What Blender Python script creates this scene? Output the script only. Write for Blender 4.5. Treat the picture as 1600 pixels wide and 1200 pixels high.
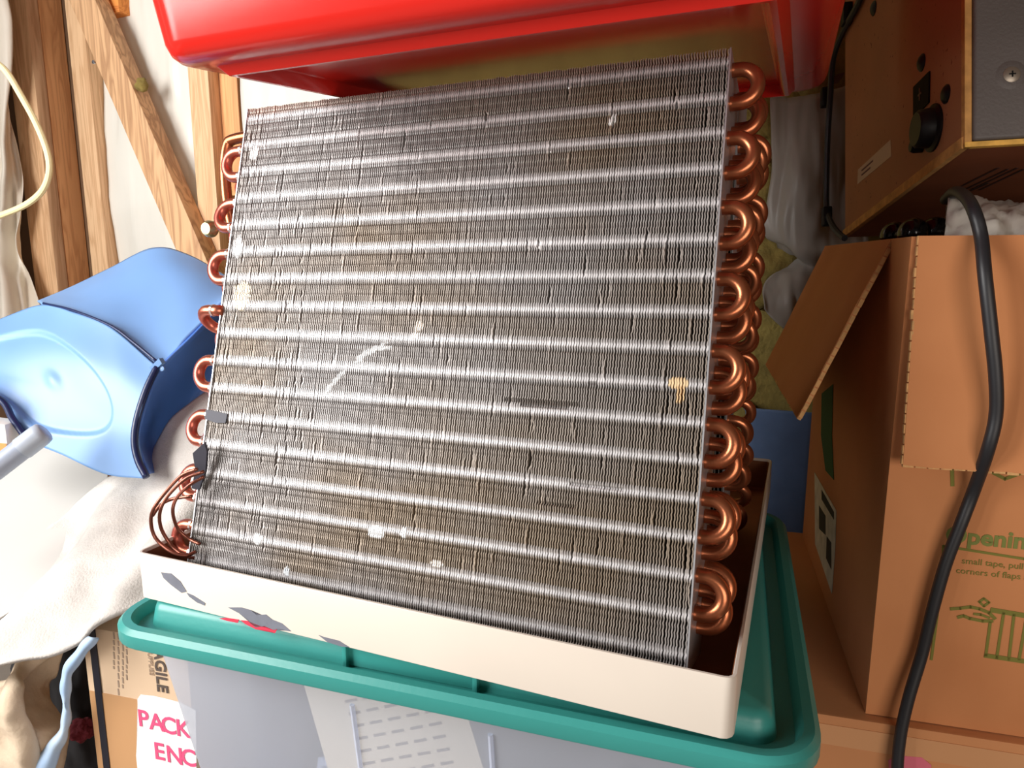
import bpy, bmesh, math, random
from mathutils import Vector, Matrix, noise
random.seed(7)
V = Vector
for o in list(bpy.data.objects): bpy.data.objects.remove(o)
SC = bpy.context.scene
COL = SC.collection

# ---------------------------------------------------------------- camera
F, HOR, PSI, ZC = 1100.0, 405.0, math.radians(22.0), 0.76
PITCH = math.atan((600 - HOR) / F)
CAM = V((0, 0, ZC))
cd = bpy.data.cameras.new('camera'); cam = bpy.data.objects.new('camera', cd); COL.objects.link(cam)
cam.location = CAM; cam.rotation_euler = (math.pi/2 - PITCH, 0, PSI)
cd.sensor_width = 36.0; cd.lens = 36.0*F/1600; cd.clip_start = 0.02
SC.camera = cam

# ---------------------------------------------------------------- world, lights, exposure
W = bpy.data.worlds.new('sky'); SC.world = W; W.use_nodes = True
bg = W.node_tree.nodes['Background']; bg.inputs[0].default_value = (1.0, 0.94, 0.86, 1); bg.inputs[1].default_value = 0.06
def area(name, loc, target, sx, sy, power, col):
    l = bpy.data.lights.new(name, 'AREA'); l.shape = 'RECTANGLE'; l.size = sx; l.size_y = sy; l.energy = power; l.color = col
    o = bpy.data.objects.new(name, l); COL.objects.link(o); o.location = loc
    o.rotation_euler = (V(target) - V(loc)).to_track_quat('-Z', 'Y').to_euler(); return o
area('window_daylight', (-1.40, -0.38, 1.10), (-0.80, 0.70, 0.85), 0.8, 0.9, 29, (1.0, 0.98, 0.95))
area('doorway_daylight', (1.0, -1.3, 0.72), (0.1, 0.6, 0.72), 1.3, 0.8, 14, (1.0, 0.90, 0.80))
area('window_sky_strip', (-1.61, -1.68, 0.85), (-0.5, -1.68, 0.85), 0.04, 0.9, 5, (1.0, 0.98, 0.96))
area('window_sky_strip', (-1.61, -1.80, 0.85), (-0.5, -1.80, 0.85), 0.04, 0.9, 5, (1.0, 0.98, 0.96))
SC.view_settings.view_transform = 'Standard'; SC.view_settings.look = 'None'
SC.view_settings.gamma = 1.0; SC.view_settings.use_curve_mapping = False
SC.view_settings.exposure = 0.55

# ---------------------------------------------------------------- pixel -> place helpers (1600 x 1200 frame)
cp, sp_, cs, sn = math.cos(PITCH), math.sin(PITCH), math.cos(PSI), math.sin(PSI)
def head(r, f, u=0.0):                       # right / forward / up of the camera heading -> world
    return V((r*cs - f*sn, r*sn + f*cs, u + ZC))
def R(x, y):
    xr = (x-800)/F; yu = -(y-600)/F; f = cp + yu*sp_; u = yu*cp - sp_
    return V((xr/f*cs - sn, xr/f*sn + cs, u/f))
def P(x, y, fwd): return CAM + R(x, y)*fwd
def PY(x, y, Y): r = R(x, y); return CAM + r*(Y/r.y)
def PZ(x, y, z): r = R(x, y); return CAM + r*((z-ZC)/r.z)
def PP(x, y, pt, n): r = R(x, y); return CAM + r*(((pt-CAM).dot(n))/r.dot(n))

# ---------------------------------------------------------------- materials
def lin(c): return tuple((v/255/12.92 if v/255 <= .04045 else ((v/255+.055)/1.055)**2.4) for v in c) + (1,)
MATS = {}
def mat(name, col, rough=.5, metal=0.0, spec=.5, var=0.0, vs=8.0, bump=0.0, bs=60.0, coat=0.0, col2=None, stretch=None, attr=None, spots=None):
    if name in MATS: return MATS[name]
    m = bpy.data.materials.new(name); m.use_nodes = True; MATS[name] = m
    nt = m.node_tree; N = nt.nodes; L = nt.links; b = N['Principled BSDF']
    b.inputs['Base Color'].default_value = lin(col); b.inputs['Roughness'].default_value = rough
    b.inputs['Metallic'].default_value = metal; b.inputs['Specular IOR Level'].default_value = spec
    b.inputs['Coat Weight'].default_value = coat; b.inputs['Coat Roughness'].default_value = .12
    tc = N.new('ShaderNodeTexCoord'); mp = N.new('ShaderNodeMapping'); L.new(tc.outputs['Object'], mp.inputs[0])
    if stretch: mp.inputs['Scale'].default_value = stretch
    src = None
    if var or col2:
        nz = N.new('ShaderNodeTexNoise'); nz.inputs['Scale'].default_value = vs; nz.inputs['Detail'].default_value = 5
        L.new(mp.outputs[0], nz.inputs['Vector'])
        rp = N.new('ShaderNodeValToRGB'); rp.color_ramp.elements[0].position = .32; rp.color_ramp.elements[1].position = .68
        a = lin(col); c2 = lin(col2) if col2 else tuple(min(1, v*(1+var)) for v in a[:3])+(1,)
        rp.color_ramp.elements[0].color = tuple(v*(1-var) for v in a[:3])+(1,) if var else a
        rp.color_ramp.elements[1].color = c2
        L.new(nz.outputs[0], rp.inputs[0]); src = rp.outputs[0]
    if spots:                                      # fine flecks: (scale, threshold, colour)
        nz = N.new('ShaderNodeTexNoise'); nz.inputs['Scale'].default_value = spots[0]; nz.inputs['Detail'].default_value = 3
        L.new(tc.outputs['Object'], nz.inputs['Vector'])
        rp = N.new('ShaderNodeValToRGB'); rp.color_ramp.elements[0].position = spots[1]; rp.color_ramp.elements[1].position = spots[1]+.06
        rp.color_ramp.elements[0].color = (0,0,0,1); rp.color_ramp.elements[1].color = (1,1,1,1)
        L.new(nz.outputs[0], rp.inputs[0])
        mx = N.new('ShaderNodeMix'); mx.data_type = 'RGBA'; L.new(rp.outputs[0], mx.inputs[0])
        if src: L.new(src, mx.inputs[6])
        else: mx.inputs[6].default_value = lin(col)
        mx.inputs[7].default_value = lin(spots[2]); src = mx.outputs[2]
    if attr:
        at = N.new('ShaderNodeVertexColor'); at.layer_name = attr; src = at.outputs[0]
    if src: L.new(src, b.inputs['Base Color'])
    if bump:
        n2 = N.new('ShaderNodeTexNoise'); n2.inputs['Scale'].default_value = bs; n2.inputs['Detail'].default_value = 4
        L.new(mp.outputs[0], n2.inputs['Vector'])
        bp = N.new('ShaderNodeBump'); bp.inputs['Strength'].default_value = bump; bp.inputs['Distance'].default_value = .004
        L.new(n2.outputs[0], bp.inputs['Height']); L.new(bp.outputs[0], b.inputs['Normal'])
    return m
def wood(name, light, dark, axis='z', ring=34.0):
    m = bpy.data.materials.new(name); m.use_nodes = True; nt = m.node_tree; N = nt.nodes; L = nt.links; b = N['Principled BSDF']
    tc = N.new('ShaderNodeTexCoord'); mp = N.new('ShaderNodeMapping'); L.new(tc.outputs['Object'], mp.inputs[0])
    s = {'z': (1, 1, .08), 'x': (.08, 1, 1)}[axis]; mp.inputs['Scale'].default_value = s
    nz = N.new('ShaderNodeTexNoise'); nz.inputs['Scale'].default_value = ring; nz.inputs['Detail'].default_value = 3; nz.inputs['Distortion'].default_value = 1.2
    L.new(mp.outputs[0], nz.inputs['Vector'])
    ml = N.new('ShaderNodeMath'); ml.operation = 'MULTIPLY'; ml.inputs[1].default_value = 5.0; L.new(nz.outputs[0], ml.inputs[0])
    fr = N.new('ShaderNodeMath'); fr.operation = 'PINGPONG'; fr.inputs[1].default_value = .5; L.new(ml.outputs[0], fr.inputs[0])
    rp = N.new('ShaderNodeValToRGB'); rp.color_ramp.elements[0].color = lin(light); rp.color_ramp.elements[1].color = lin(dark)
    rp.color_ramp.elements[0].position = .1; rp.color_ramp.elements[1].position = .5
    L.new(fr.outputs[0], rp.inputs[0]); L.new(rp.outputs[0], b.inputs['Base Color']); b.inputs['Roughness'].default_value = .7
    return m
def sheet_mat(name, col, transp, rough=.3, trans=.5):        # milky see-through plastic
    m = bpy.data.materials.new(name); m.use_nodes = True; nt = m.node_tree; N = nt.nodes; L = nt.links; b = N['Principled BSDF']
    b.inputs['Base Color'].default_value = lin(col); b.inputs['Roughness'].default_value = rough
    out = N['Material Output']; t = N.new('ShaderNodeBsdfTransparent'); tr = N.new('ShaderNodeBsdfTranslucent'); tr.inputs[0].default_value = lin(col)
    m1 = N.new('ShaderNodeMixShader'); m1.inputs[0].default_value = trans; L.new(b.outputs[0], m1.inputs[1]); L.new(tr.outputs[0], m1.inputs[2])
    m2 = N.new('ShaderNodeMixShader'); m2.inputs[0].default_value = transp; L.new(m1.outputs[0], m2.inputs[1]); L.new(t.outputs[0], m2.inputs[2])
    L.new(m2.outputs[0], out.inputs[0]); return m

# ---------------------------------------------------------------- mesh helpers
def wloc(o):
    p = V((0,0,0))
    while o: p = p + o.location; o = o.parent
    return p
def finish(name, me, m, parent, smooth=35):
    if m: me.materials.append(m)
    if smooth is not None:
        for p in me.polygons: p.use_smooth = True
        if smooth < 180: me.set_sharp_from_angle(angle=math.radians(smooth))
    o = bpy.data.objects.new(name, me); COL.objects.link(o)
    if parent:
        o.parent = parent; me.transform(Matrix.Translation(-wloc(parent)))
    else:
        vs = [v.co for v in me.vertices]
        c = V((sum(v.x for v in vs)/len(vs), sum(v.y for v in vs)/len(vs), min(v.z for v in vs)))
        me.transform(Matrix.Translation(-c)); o.location = c
    return o
def obj(name, bm, m, parent=None, smooth=35, label=None):
    bmesh.ops.recalc_face_normals(bm, faces=bm.faces)
    me = bpy.data.meshes.new(name); bm.to_mesh(me); bm.free()
    o = finish(name, me, m, parent, smooth)
    if label: o['label'] = label
    return o
def thing(name, loc, label, cat, group=None):
    o = bpy.data.objects.new(name, None); COL.objects.link(o); o.location = loc; o.empty_display_size = .02
    return tag(o, label, cat, group)
def tag(o, label, cat, group=None):
    o['label'] = label; o['category'] = cat
    if group: o['group'] = group
    return o
def struct(o): o['kind'] = 'structure'; return o
def frame(o, x, y, z): return Matrix(((x.x,y.x,z.x,o.x),(x.y,y.y,z.y,o.y),(x.z,y.z,z.z,o.z),(0,0,0,1)))
def bx(bm, lo, hi, M=Matrix(), bev=0.0, seg=2):
    lo, hi = V(lo), V(hi); c = (lo+hi)/2; s = hi-lo
    t = bmesh.new(); bmesh.ops.create_cube(t, size=1.0)
    for v in t.verts: v.co = V((v.co.x*s.x, v.co.y*s.y, v.co.z*s.z)) + c
    if bev: bmesh.ops.bevel(t, geom=list(t.edges), offset=bev, segments=seg, affect='EDGES', profile=.6)
    merge(bm, t, M); return bm
def merge(bm, t, M=Matrix()):
    t.transform(M); me = bpy.data.meshes.new('tmp'); t.to_mesh(me); t.free(); bm.from_mesh(me); bpy.data.meshes.remove(me)
def box(lo, hi, M=Matrix(), bev=0.0, seg=2): return bx(bmesh.new(), lo, hi, M, bev, seg)
def crom(pts, n):
    pts = [V(p) for p in pts]; q = [pts[0]*2-pts[1]] + pts + [pts[-1]*2-pts[-2]]; out = []
    m = len(pts)-1
    for k in range(n+1):
        t = k/n*m; i = min(int(t), m-1); u = t-i; a, b, c, d = q[i:i+4]
        out.append(.5*((2*b)+(c-a)*u+(2*a-5*b+4*c-d)*u*u+(3*b-a-3*c+d)*u*u*u))
    return out
def tube(pts, r, n=10, bm=None, cap=True):
    bm = bm or bmesh.new(); pts = [V(p) for p in pts]; rs = r if isinstance(r, (list, tuple)) else [r]*len(pts)
    t = (pts[1]-pts[0]).normalized(); a = t.orthogonal().normalized(); rings = []
    for i, p in enumerate(pts):
        nt = (pts[min(i+1, len(pts)-1)]-pts[max(i-1, 0)]).normalized()
        a = (a - nt*a.dot(nt)).normalized(); b = nt.cross(a)
        rings.append([bm.verts.new(p + (a*math.cos(2*math.pi*k/n)+b*math.sin(2*math.pi*k/n))*rs[i]) for k in range(n)])
    for i in range(len(rings)-1):
        for k in range(n): bm.faces.new((rings[i][k], rings[i][(k+1)%n], rings[i+1][(k+1)%n], rings[i+1][k]))
    if cap: bm.faces.new(rings[0][::-1]); bm.faces.new(rings[-1])
    return bm
def lathe(prof, M, n=24, bm=None):                      # prof = [(radius, height)...]
    bm = bm or bmesh.new(); rings = []
    for r, h in prof:
        if r < 1e-6: rings.append([bm.verts.new(M @ V((0,0,h)))])
        else: rings.append([bm.verts.new(M @ V((r*math.cos(2*math.pi*k/n), r*math.sin(2*math.pi*k/n), h))) for k in range(n)])
    for A, B in zip(rings, rings[1:]):
        for k in range(n):
            f = [A[k%len(A)], A[(k+1)%len(A)], B[(k+1)%len(B)], B[k%len(B)]]
            f = [v for i, v in enumerate(f) if v not in f[:i]]
            if len(f) > 2: bm.faces.new(f)
    return bm
def rrect(w, d, r, ins, n=6):                           # rounded rectangle from (0,0) to (w,d), inset by ins
    r2 = max(r-ins, .002); pts = []
    for cx, cy, a0 in ((w-ins-r2, d-ins-r2, 0), (ins+r2, d-ins-r2, 90), (ins+r2, ins+r2, 180), (w-ins-r2, ins+r2, 270)):
        for k in range(n+1):
            a = math.radians(a0+90*k/n); pts.append((cx+r2*math.cos(a), cy+r2*math.sin(a)))
    return pts
def rloft(w, d, r, prof, M, cap0=True, cap1=True, bm=None, n=6):
    bm = bm or bmesh.new(); rings = [[bm.verts.new(M @ V((x, y, h))) for x, y in rrect(w, d, r, ins, n)] for ins, h in prof]
    for A, B in zip(rings, rings[1:]):
        for k in range(len(A)): bm.faces.new((A[k], A[(k+1)%len(A)], B[(k+1)%len(B)], B[k]))
    if cap0: bm.faces.new(rings[0][::-1])
    if cap1: bm.faces.new(rings[-1])
    return bm
def loft(rows, nu, nv, disp=None):                      # smooth sheet through rows of points
    rs = [crom(r, nu) for r in rows]; cols = [crom([r[i] for r in rs], nv) for i in range(nu+1)]
    bm = bmesh.new(); g = [[None]*(nv+1) for _ in range(nu+1)]
    for i in range(nu+1):
        for j in range(nv+1):
            p = cols[i][j]
            if disp:
                a = cols[min(i+1, nu)][j]-cols[max(i-1, 0)][j]; b = cols[i][min(j+1, nv)]-cols[i][max(j-1, 0)]
                nn = a.cross(b); nn = nn.normalized() if nn.length > 1e-12 else V((0,-1,0))
                if nn.dot(CAM-p) < 0: nn = -nn
                p = p + nn*disp(i/nu, j/nv, p)
            g[i][j] = bm.verts.new(p)
    for i in range(nu):
        for j in range(nv): bm.faces.new((g[i][j], g[i+1][j], g[i+1][j+1], g[i][j+1]))
    return bm
def solid(o, t, off=-1):
    m = o.modifiers.new('thickness', 'SOLIDIFY'); m.thickness = t; m.offset = off; return o
def poly(pts, n, t):                                    # flat outline with thickness t along n
    bm = bmesh.new(); a = [bm.verts.new(p) for p in pts]; b = [bm.verts.new(p+n*t) for p in pts]
    bm.faces.new(a); bm.faces.new(b[::-1])
    for i in range(len(a)): bm.faces.new((a[i], b[i], b[(i+1)%len(a)], a[(i+1)%len(a)]))
    bmesh.ops.triangulate(bm, faces=[f for f in bm.faces if len(f.verts) > 4])
    return bm
def text(s, size, M, m, parent, name='lettering', bold=0.0, align='LEFT'):
    c = bpy.data.curves.new('t', 'FONT'); c.body = s; c.size = size; c.extrude = .0002; c.offset = bold; c.align_x = align; c.resolution_u = 3
    o = bpy.data.objects.new('t', c); COL.objects.link(o); dg = bpy.context.evaluated_depsgraph_get()
    me = bpy.data.meshes.new_from_object(o.evaluated_get(dg)); bpy.data.objects.remove(o); me.name = name
    me.materials.clear(); me.transform(M); return finish(name, me, m, parent, None)
def fbm(p, s, o=3): return noise.fractal(p*s, .9, 2.0, o)

# ================================================================ the room
YW = 1.24; DY = YW-1.12                                               # front of the wall studs
M_floor = mat('concrete', (120,112,104), .85, var=.15, vs=5, bump=.2)
M_ply = mat('plywood', (112,84,60), .8, var=.15, vs=6, stretch=(1,1,.15))
XL, XR, YF, ZT = -2.6, 1.9, -2.2, 2.35
struct(obj('floor', box((XL-.1,YF,-.06),(XR+.1,YW+.15,0)), M_floor))
struct(obj('ceiling', box((XL-.1,YF,ZT),(XR+.1,YW+.15,ZT+.06)), M_ply))
wall = struct(obj('wall_back', box((XL-.1,YW+.095,0),(XR+.1,YW+.15,ZT)), M_ply))
struct(obj('wall_right', box((XR,YF,0),(XR+.06,YW+.09,ZT)), M_ply))
bm = bmesh.new()                                        # left wall with the window opening the daylight comes through
XW = -1.62
bx(bm,(XW-.06,YF,0),(XW,-1.9,ZT)); bx(bm,(XW-.06,-1.9,0),(XW,.3,.35)); bx(bm,(XW-.06,-1.9,2.1),(XW,.3,ZT)); bx(bm,(XW-.06,.3,0),(XW,.42,ZT))
struct(obj('wall_left', bm, M_ply))
bm = bmesh.new()
for lo, hi in (((XW-.07,-1.95,.35),(XW+.02,-1.9,2.1)),((XW-.07,.3,.35),(XW+.02,.35,2.1)),((XW-.07,-1.95,.3),(XW+.02,.35,.35)),((XW-.07,-1.95,2.1),(XW+.02,.35,2.15))): bx(bm, lo, hi)
struct(obj('window_1', bm, mat('white_trim', (225,222,215), .5)))

W_l = wood('stud_wood_pale', (232,192,150), (208,164,122)); W_d = wood('stud_wood_side_shade', (236,176,120), (212,150,98))  # W_d: same wood, side-face light and shade put into an orange tone
W_b = wood('brace_wood', (222,178,134), (182,138,100), ring=26)
def stud(x0, x1, y, depth, m, y0=None, label=None):
    a = PY(x0, y, y0 or YW).x; b = PY(x1, y, y0 or YW).x
    return obj('stud', box((a, y0 or YW, 0.0), (b, (y0 or YW)+depth, ZT), bev=.002), m, wall, label=label)
stud(26, 62, 200, .030, W_l, label='pale front board of the corner stud')
q0_, q1_ = PY(26,200,YW).x, PY(62,200,YW).x
obj('stud', box((q0_,YW+.031,0),(q1_-.001,YW+.093,ZT), bev=.002), W_d, wall, label='orange rough-sawn board added as the shaded side of the corner stud')
stud(126, 152, 250, .09, W_l)
stud(302, 333, 230, .09, W_l)
a = PY(333,230,YW).x; bx0 = box((a+.001,YW+.03,.9),(a+.05,YW+.09,ZT), bev=.002); obj('stud', bx0, W_d, wall)
for xx in (-2.3, .75, 1.3): obj('stud', box((xx,YW,0),(xx+.04,YW+.09,ZT), bev=.002), W_l, wall)
# diagonal brace across the face of the studs
p0, p1 = PY(128,0,YW-.042), PY(297,395,YW-.042); d = (p1-p0).normalized(); s = V((0,1,0)).cross(d).normalized()
M = frame(p0, s, V((0,1,0)), d); L = (p1-p0).length
hw = abs((PY(152,125,YW-.042)-PY(130,125,YW-.042)).dot(s))*.95
obj('diagonal_brace', box((-hw*.95,0,-.5),(hw*.95,.04,L+.45), M, bev=.002), W_b, wall, label='diagonal wooden brace nailed across the studs')
nl = PY(146,97,YW-.043); obj('nail', lathe([(0,-.003),(.0035,-.003),(.004,-.001),(.004,.001)], frame(nl, V((1,0,0)), V((0,0,1)), V((0,-1,0))), 10), mat('steel', (190,190,195), .3, 1.0), wall)
q = PY(172,8,YW+.0); obj('blocking', box((q.x-.05,YW+.005,q.z-.015),(q.x+.02,YW+.09,q.z+.1), bev=.002), wood('orange_block', (232,150,70), (206,120,50), 'x'), wall)

# insulation batts and the plastic in front of them
M_ins = mat('glass_wool', (138,120,62), .95, var=.22, vs=30, bump=1.0, bs=90)
M_pl = sheet_mat('vapour_plastic', (250,248,240), .12, .35, .15); M_pl2 = sheet_mat('grey_plastic_sheet', (172,166,158), .15, .4, .15)
def batt(x0, x1, z0, z1, yb):
    rows = [[V((x0+(x1-x0)*i/6, yb, z0+(z1-z0)*j/8)) for i in range(7)] for j in range(9)]
    return solid(obj('insulation_batt', loft(rows, 40, 60, lambda u,v,p: .02*fbm(p, 14, 4)), M_ins, wall, 180), .02, 1)
xs = [PY(62,200,YW).x, PY(126,250,YW).x, PY(152,250,YW).x, PY(302,230,YW).x, PY(333,230,YW).x, .75]
for a, b in ((xs[2]+.002, xs[3]-.002), (xs[4]+.052, xs[5])): batt(a, b, .05, 2.2, YW+.075)
def wrap(name, rows, nu, nv, amp, sc, m, parent=wall, label=None, dirs=(1,1,.25)):
    D = V(dirs)
    return obj(name, loft(rows, nu, nv, lambda u,v,p: amp*(fbm(V((p.x*D.x,p.y*D.y,p.z*D.z)), sc, 4)+.6*abs(fbm(V((p.x*D.x,p.y*D.y,p.z*D.z)), sc*2.3, 3)))), m, parent, 180, label)
def vplane(x0, x1, z0, z1, y): return [[V((x0+(x1-x0)*i/4, y, z0+(z1-z0)*j/4)) for i in range(5)] for j in range(5)]
solid(wrap('plastic_sheet', vplane(xs[2]+.003, xs[3]-.003, .3, 2.2, YW+.035), 40, 50, .012, 9, M_pl), .0012)
solid(wrap('plastic_sheet', vplane(xs[4]+.055, xs[4]+.40, 1.0, 2.2, YW+.04), 30, 40, .010, 9, M_pl), .0012)
# loose grey plastic on the right, torn so the wool shows
rows = [[PY(1203,150,1.10+DY),PY(1250,150,1.11+DY),PY(1300,140,1.12+DY),PY(1360,120,1.12+DY)],
        [PY(1206,270,1.10+DY),PY(1245,270,1.085+DY),PY(1300,270,1.10+DY),PY(1360,250,1.12+DY)],
        [PY(1196,366,1.10+DY),PY(1245,380,1.08+DY),PY(1300,380,1.09+DY),PY(1360,380,1.12+DY)],
        [PY(1246,398,1.11+DY),PY(1270,420,1.09+DY),PY(1310,430,1.10+DY),PY(1360,430,1.12+DY)],
        [PY(1196,440,1.08+DY),PY(1240,460,1.07+DY),PY(1300,480,1.10+DY),PY(1360,480,1.12+DY)],
        [PY(1192,485,1.06+DY),PY(1230,520,1.06+DY),PY(1290,560,1.10+DY),PY(1360,560,1.12+DY)]]
solid(wrap('plastic_sheet', rows, 44, 60, .012, 11, M_pl2, label='loose wrinkled plastic sheet torn open beside the coil'), .0012)
for px, py, s in ((1215,178,.035),(1206,420,.05),(1196,300,.04)):
    t = bmesh.new(); bmesh.ops.create_icosphere(t, subdivisions=4, radius=s)
    c = PY(px, py, 1.135+DY)
    for v in t.verts: v.co = V((v.co.x*1.1, v.co.y*.6, v.co.z*1.25))*(1+.35*fbm(v.co+c, 25, 4)) + c
    obj('insulation_tuft', t, M_ins, wall, 180, 'exposed yellow glass wool')
for px, py, s in ((222,133,.014),):
    t = bmesh.new(); bmesh.ops.create_icosphere(t, subdivisions=3, radius=s); c = PY(px, py, YW-.03)
    for v in t.verts: v.co = v.co*(1+.5*fbm(v.co+c, 60, 3)) + c
    obj('insulation_tuft', t, M_ins, wall, 180)
# bunched plastic hanging at the far left and the cord loop
rows = [[PY(-90,-60,1.19),PY(-45,-60,1.16),PY(-15,-60,1.17),PY(4,-60,1.20)],
        [PY(-90,60,1.19),PY(-45,60,1.15),PY(-8,60,1.16),PY(14,60,1.20)],
        [PY(-90,180,1.19),PY(-45,180,1.15),PY(-5,180,1.17),PY(20,180,1.20)],
        [PY(-90,290,1.19),PY(-40,290,1.15),PY(5,290,1.17),PY(36,290,1.20)],
        [PY(-90,385,1.19),PY(-40,385,1.17),PY(5,385,1.19),PY(35,385,1.21)],
        [PY(-90,480,1.17),PY(-40,480,1.14),PY(15,480,1.15),PY(62,480,1.20)],
        [PY(-90,560,1.17),PY(-40,560,1.14),PY(20,560,1.15),PY(75,560,1.20)]]
def folds(u, v, p): return .022*math.sin(u*17+2.5*fbm(p,4)+v*3) + .008*math.sin(u*41+v*6)
o = obj('hanging_plastic_sheet', loft(rows, 60, 70, folds), sheet_mat('cream_plastic', (248,240,226), .05, .4, .2), None, 180)
tag(solid(o, .0015), 'bunched cream plastic sheet hanging in folds at the far left wall', 'plastic sheet')
pts = [PY(x,y,.93) for x,y in ((-40,60),(-12,92),(10,112),(32,148),(56,192),(73,235),(77,268),(66,298),(40,320),(0,337),(-45,352))]
tag(obj('cream_cord', tube(crom(pts, 60), .0058, 10), mat('cream_rubber', (244,228,178), .45)), 'cream electric cord hanging in a loop in front of the corner studs', 'cord')
# ================================================================ green-lidded storage tote
ZL = ZC - .318                                          # rim of the lid
fl, fr = PZ(190,954,ZL), PZ(1280,1162,ZL); tx = (fr-fl).normalized(); ty = V((-tx.y, tx.x, 0)); LW = (fr-fl).length+.006; LD = .49
LO = fl - tx*.003 - ty*.028
tote = thing('storage_tote', (LO+tx*LW/2+ty*LD/2)*1.0 - V((0,0,ZL)), 'clear storage tote with green snap lid under the white drain pan', 'storage tote')
Mt = frame(LO, tx, ty, V((0,0,1)))
M_green = mat('green_lid_plastic', (60,152,146), .38, var=.05, vs=4, bump=.04, bs=200)
PT = .012
obj('lid', rloft(LW, LD, .045, [(.008,-.0165),(.001,-.0165),(0,-.015),(0,-.004),(.004,0),(.011,0),(.014,-.004),(.016,-.010),(.028,-.010),(.031,.004),(.033,PT-.003),(.038,PT),(.20,PT)], Mt, False, True, n=8), M_green, tote, 40, 'green plastic lid')
lid_rib = []
for px in (525, 738):
    c = PZ(px, 1040 if px == 525 else 1072, ZL)
    k = (c-LO).dot(tx); obj('lid_rib', box((k-.002,.022,-.009),(k+.002,.033,PT-.002), Mt, bev=.0008), M_green, tote)
k0, k1 = (PZ(525,1040,ZL)-LO).dot(tx), (PZ(738,1072,ZL)-LO).dot(tx)
obj('lid_step', box((k0,.0265,-.009),(k1,.033,PT-.001), Mt, bev=.001), M_green, tote)
M_clear = sheet_mat('milky_tote_plastic', (226,233,250), .42, .24, .3)
bm = rloft(LW, LD, .045, [(.011,-.006),(.026,-.018),(.033,-.04),(.085,-.42),(.096,-.435),(.2,-.437)], Mt, False, True, n=8)
body = obj('body', bm, M_clear, tote, 60, 'milky clear plastic body'); 
for px in (535, 755):
    c = PZ(px, 1100 if px == 535 else 1150, ZL-.04); k = (c-LO).dot(tx)
    t = math.atan(.049/.36); bm = bmesh.new()
    pts = [Mt @ V((k, .0335+.137*(i/8*.36), -.05-.36*i/8)) for i in range(9)]
    obj('body_rib', tube(pts, .0022, 6, bm), M_clear, tote)
# ------------------------------------------------ contents seen through the tote side
M_paper = mat('paper', (240,230,212), .8, var=.04, vs=6)
ink = mat('grey_ink', (150,140,132), .8)
pa = thing('printed_sheet', LO+tx*.27+ty*.11+V((0,0,-.30)), 'cream printed paper sheet leaning inside the clear tote', 'paper')
pn = -ty*.99+V((0,0,.14)); pn.normalize()
pu = (tx*.93+V((0,0,.36))).normalized(); pu = (pu-pn*pu.dot(pn)).normalized(); pv = pn.cross(pu); pv = pv if pv.z > 0 else -pv
c0 = LO+tx*.215+ty*.072+V((0,0,-.27))
Mp = frame(c0, pu, pv, pu.cross(pv))
obj('page', box((0,0,-.0006),(.16,.215,.0006), Mp), M_paper, pa)
for i in range(9):
    for j in range(5):
        x0 = .04+j*.02; obj('print_line', box((x0, .17-i*.012, .0006),(x0+.013, .1725-i*.012, .0010), Mp), ink, pa) if i < 7 else None
def lump(name, c, s, m, label, cat, seed=0, amp=.3, sc=9):
    t = bmesh.new(); bmesh.ops.create_icosphere(t, subdivisions=5, radius=1)
    for v in t.verts:
        k = 1+amp*fbm(v.co+V((seed,0,0)), 1.6, 4)+amp*.5*abs(fbm(v.co+V((0,seed,0)), 3.7, 3))
        v.co = V((v.co.x*s[0]*k, v.co.y*s[1]*k, v.co.z*s[2]*k)) + c
    return tag(obj(name, t, m, None, 180), label, cat)
M_bagb = mat('pale_blue_plastic', (176,192,226), .4, var=.1, vs=9)
lump('plastic_bag', LO+tx*.15+ty*.18+V((0,0,-.31)), (.06,.05,.10), M_bagb, 'pale blue plastic bag inside the clear tote, left of the paper', 'bag', 3)
lump('plastic_bag', LO+tx*.46+ty*.20+V((0,0,-.31)), (.085,.06,.085), mat('grey_plastic', (150,150,158), .5, var=.1), 'grey plastic bundle inside the clear tote, right of the paper', 'bag', 8)
# ================================================================ white drain pan
ZP = ZL + PT + .0005
a, b = PZ(218,936,ZP), PZ(1145,1165,ZP); px_ = (b-a).normalized(); py_ = V((-px_.y, px_.x, 0)); PW = (b-a).length; PD = .535; PH = .0455
M_white = mat('white_paint', (226,216,204), .4, var=.03, vs=7, spots=(90,.74,(150,130,110)))
pan = thing('drain_pan', a+px_*PW/2+py_*PD/2, 'white metal drain pan with peeling paint on the green lid', 'drain pan')
Mpan = frame(a, px_, py_, V((0,0,1)))
obj('tray', rloft(PW, PD, .008, [(.03,.0),(.004,0),(.0,.003),(0,PH-.001),(.0006,PH),(.0024,PH),(.003,PH-.001),(.003,.006),(.006,.003),(.03,.003)], Mpan, True, True, n=3), M_white, pan)
obj('shade_liner', rloft(PW, PD, .008, [(.0033,PH-.003),(.0038,PH-.003),(.0038,.0066),(.0066,.0038),(.03,.0038)], Mpan, False, True, n=3), mat('pan_shade_brown', (142,88,54), .75, var=.2, vs=14), pan, 35, 'brown liner added for the warm shade inside the pan')  # brown lining added; the white pan's warm inner shade put into colour
M_grey = mat('bare_metal', (120,122,134), .5, var=.1, vs=60); M_red = mat('red_primer', (214,60,84), .5)
def patch(pts, m, name, lab):
    q = [PP(x, y, a, py_) for x, y in pts]; obj(name, poly(q, -py_, .0004), m, pan, None, lab)
patch([(252,894),(268,896),(282,908),(292,924),(284,926),(268,914),(256,903)], M_grey, 'peeled_patch', 'grey peeled paint patch')
patch([(292,926),(302,930),(321,942),(320,946),(308,941),(296,932)], M_grey, 'peeled_patch', 'grey peeled paint patch')
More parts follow.
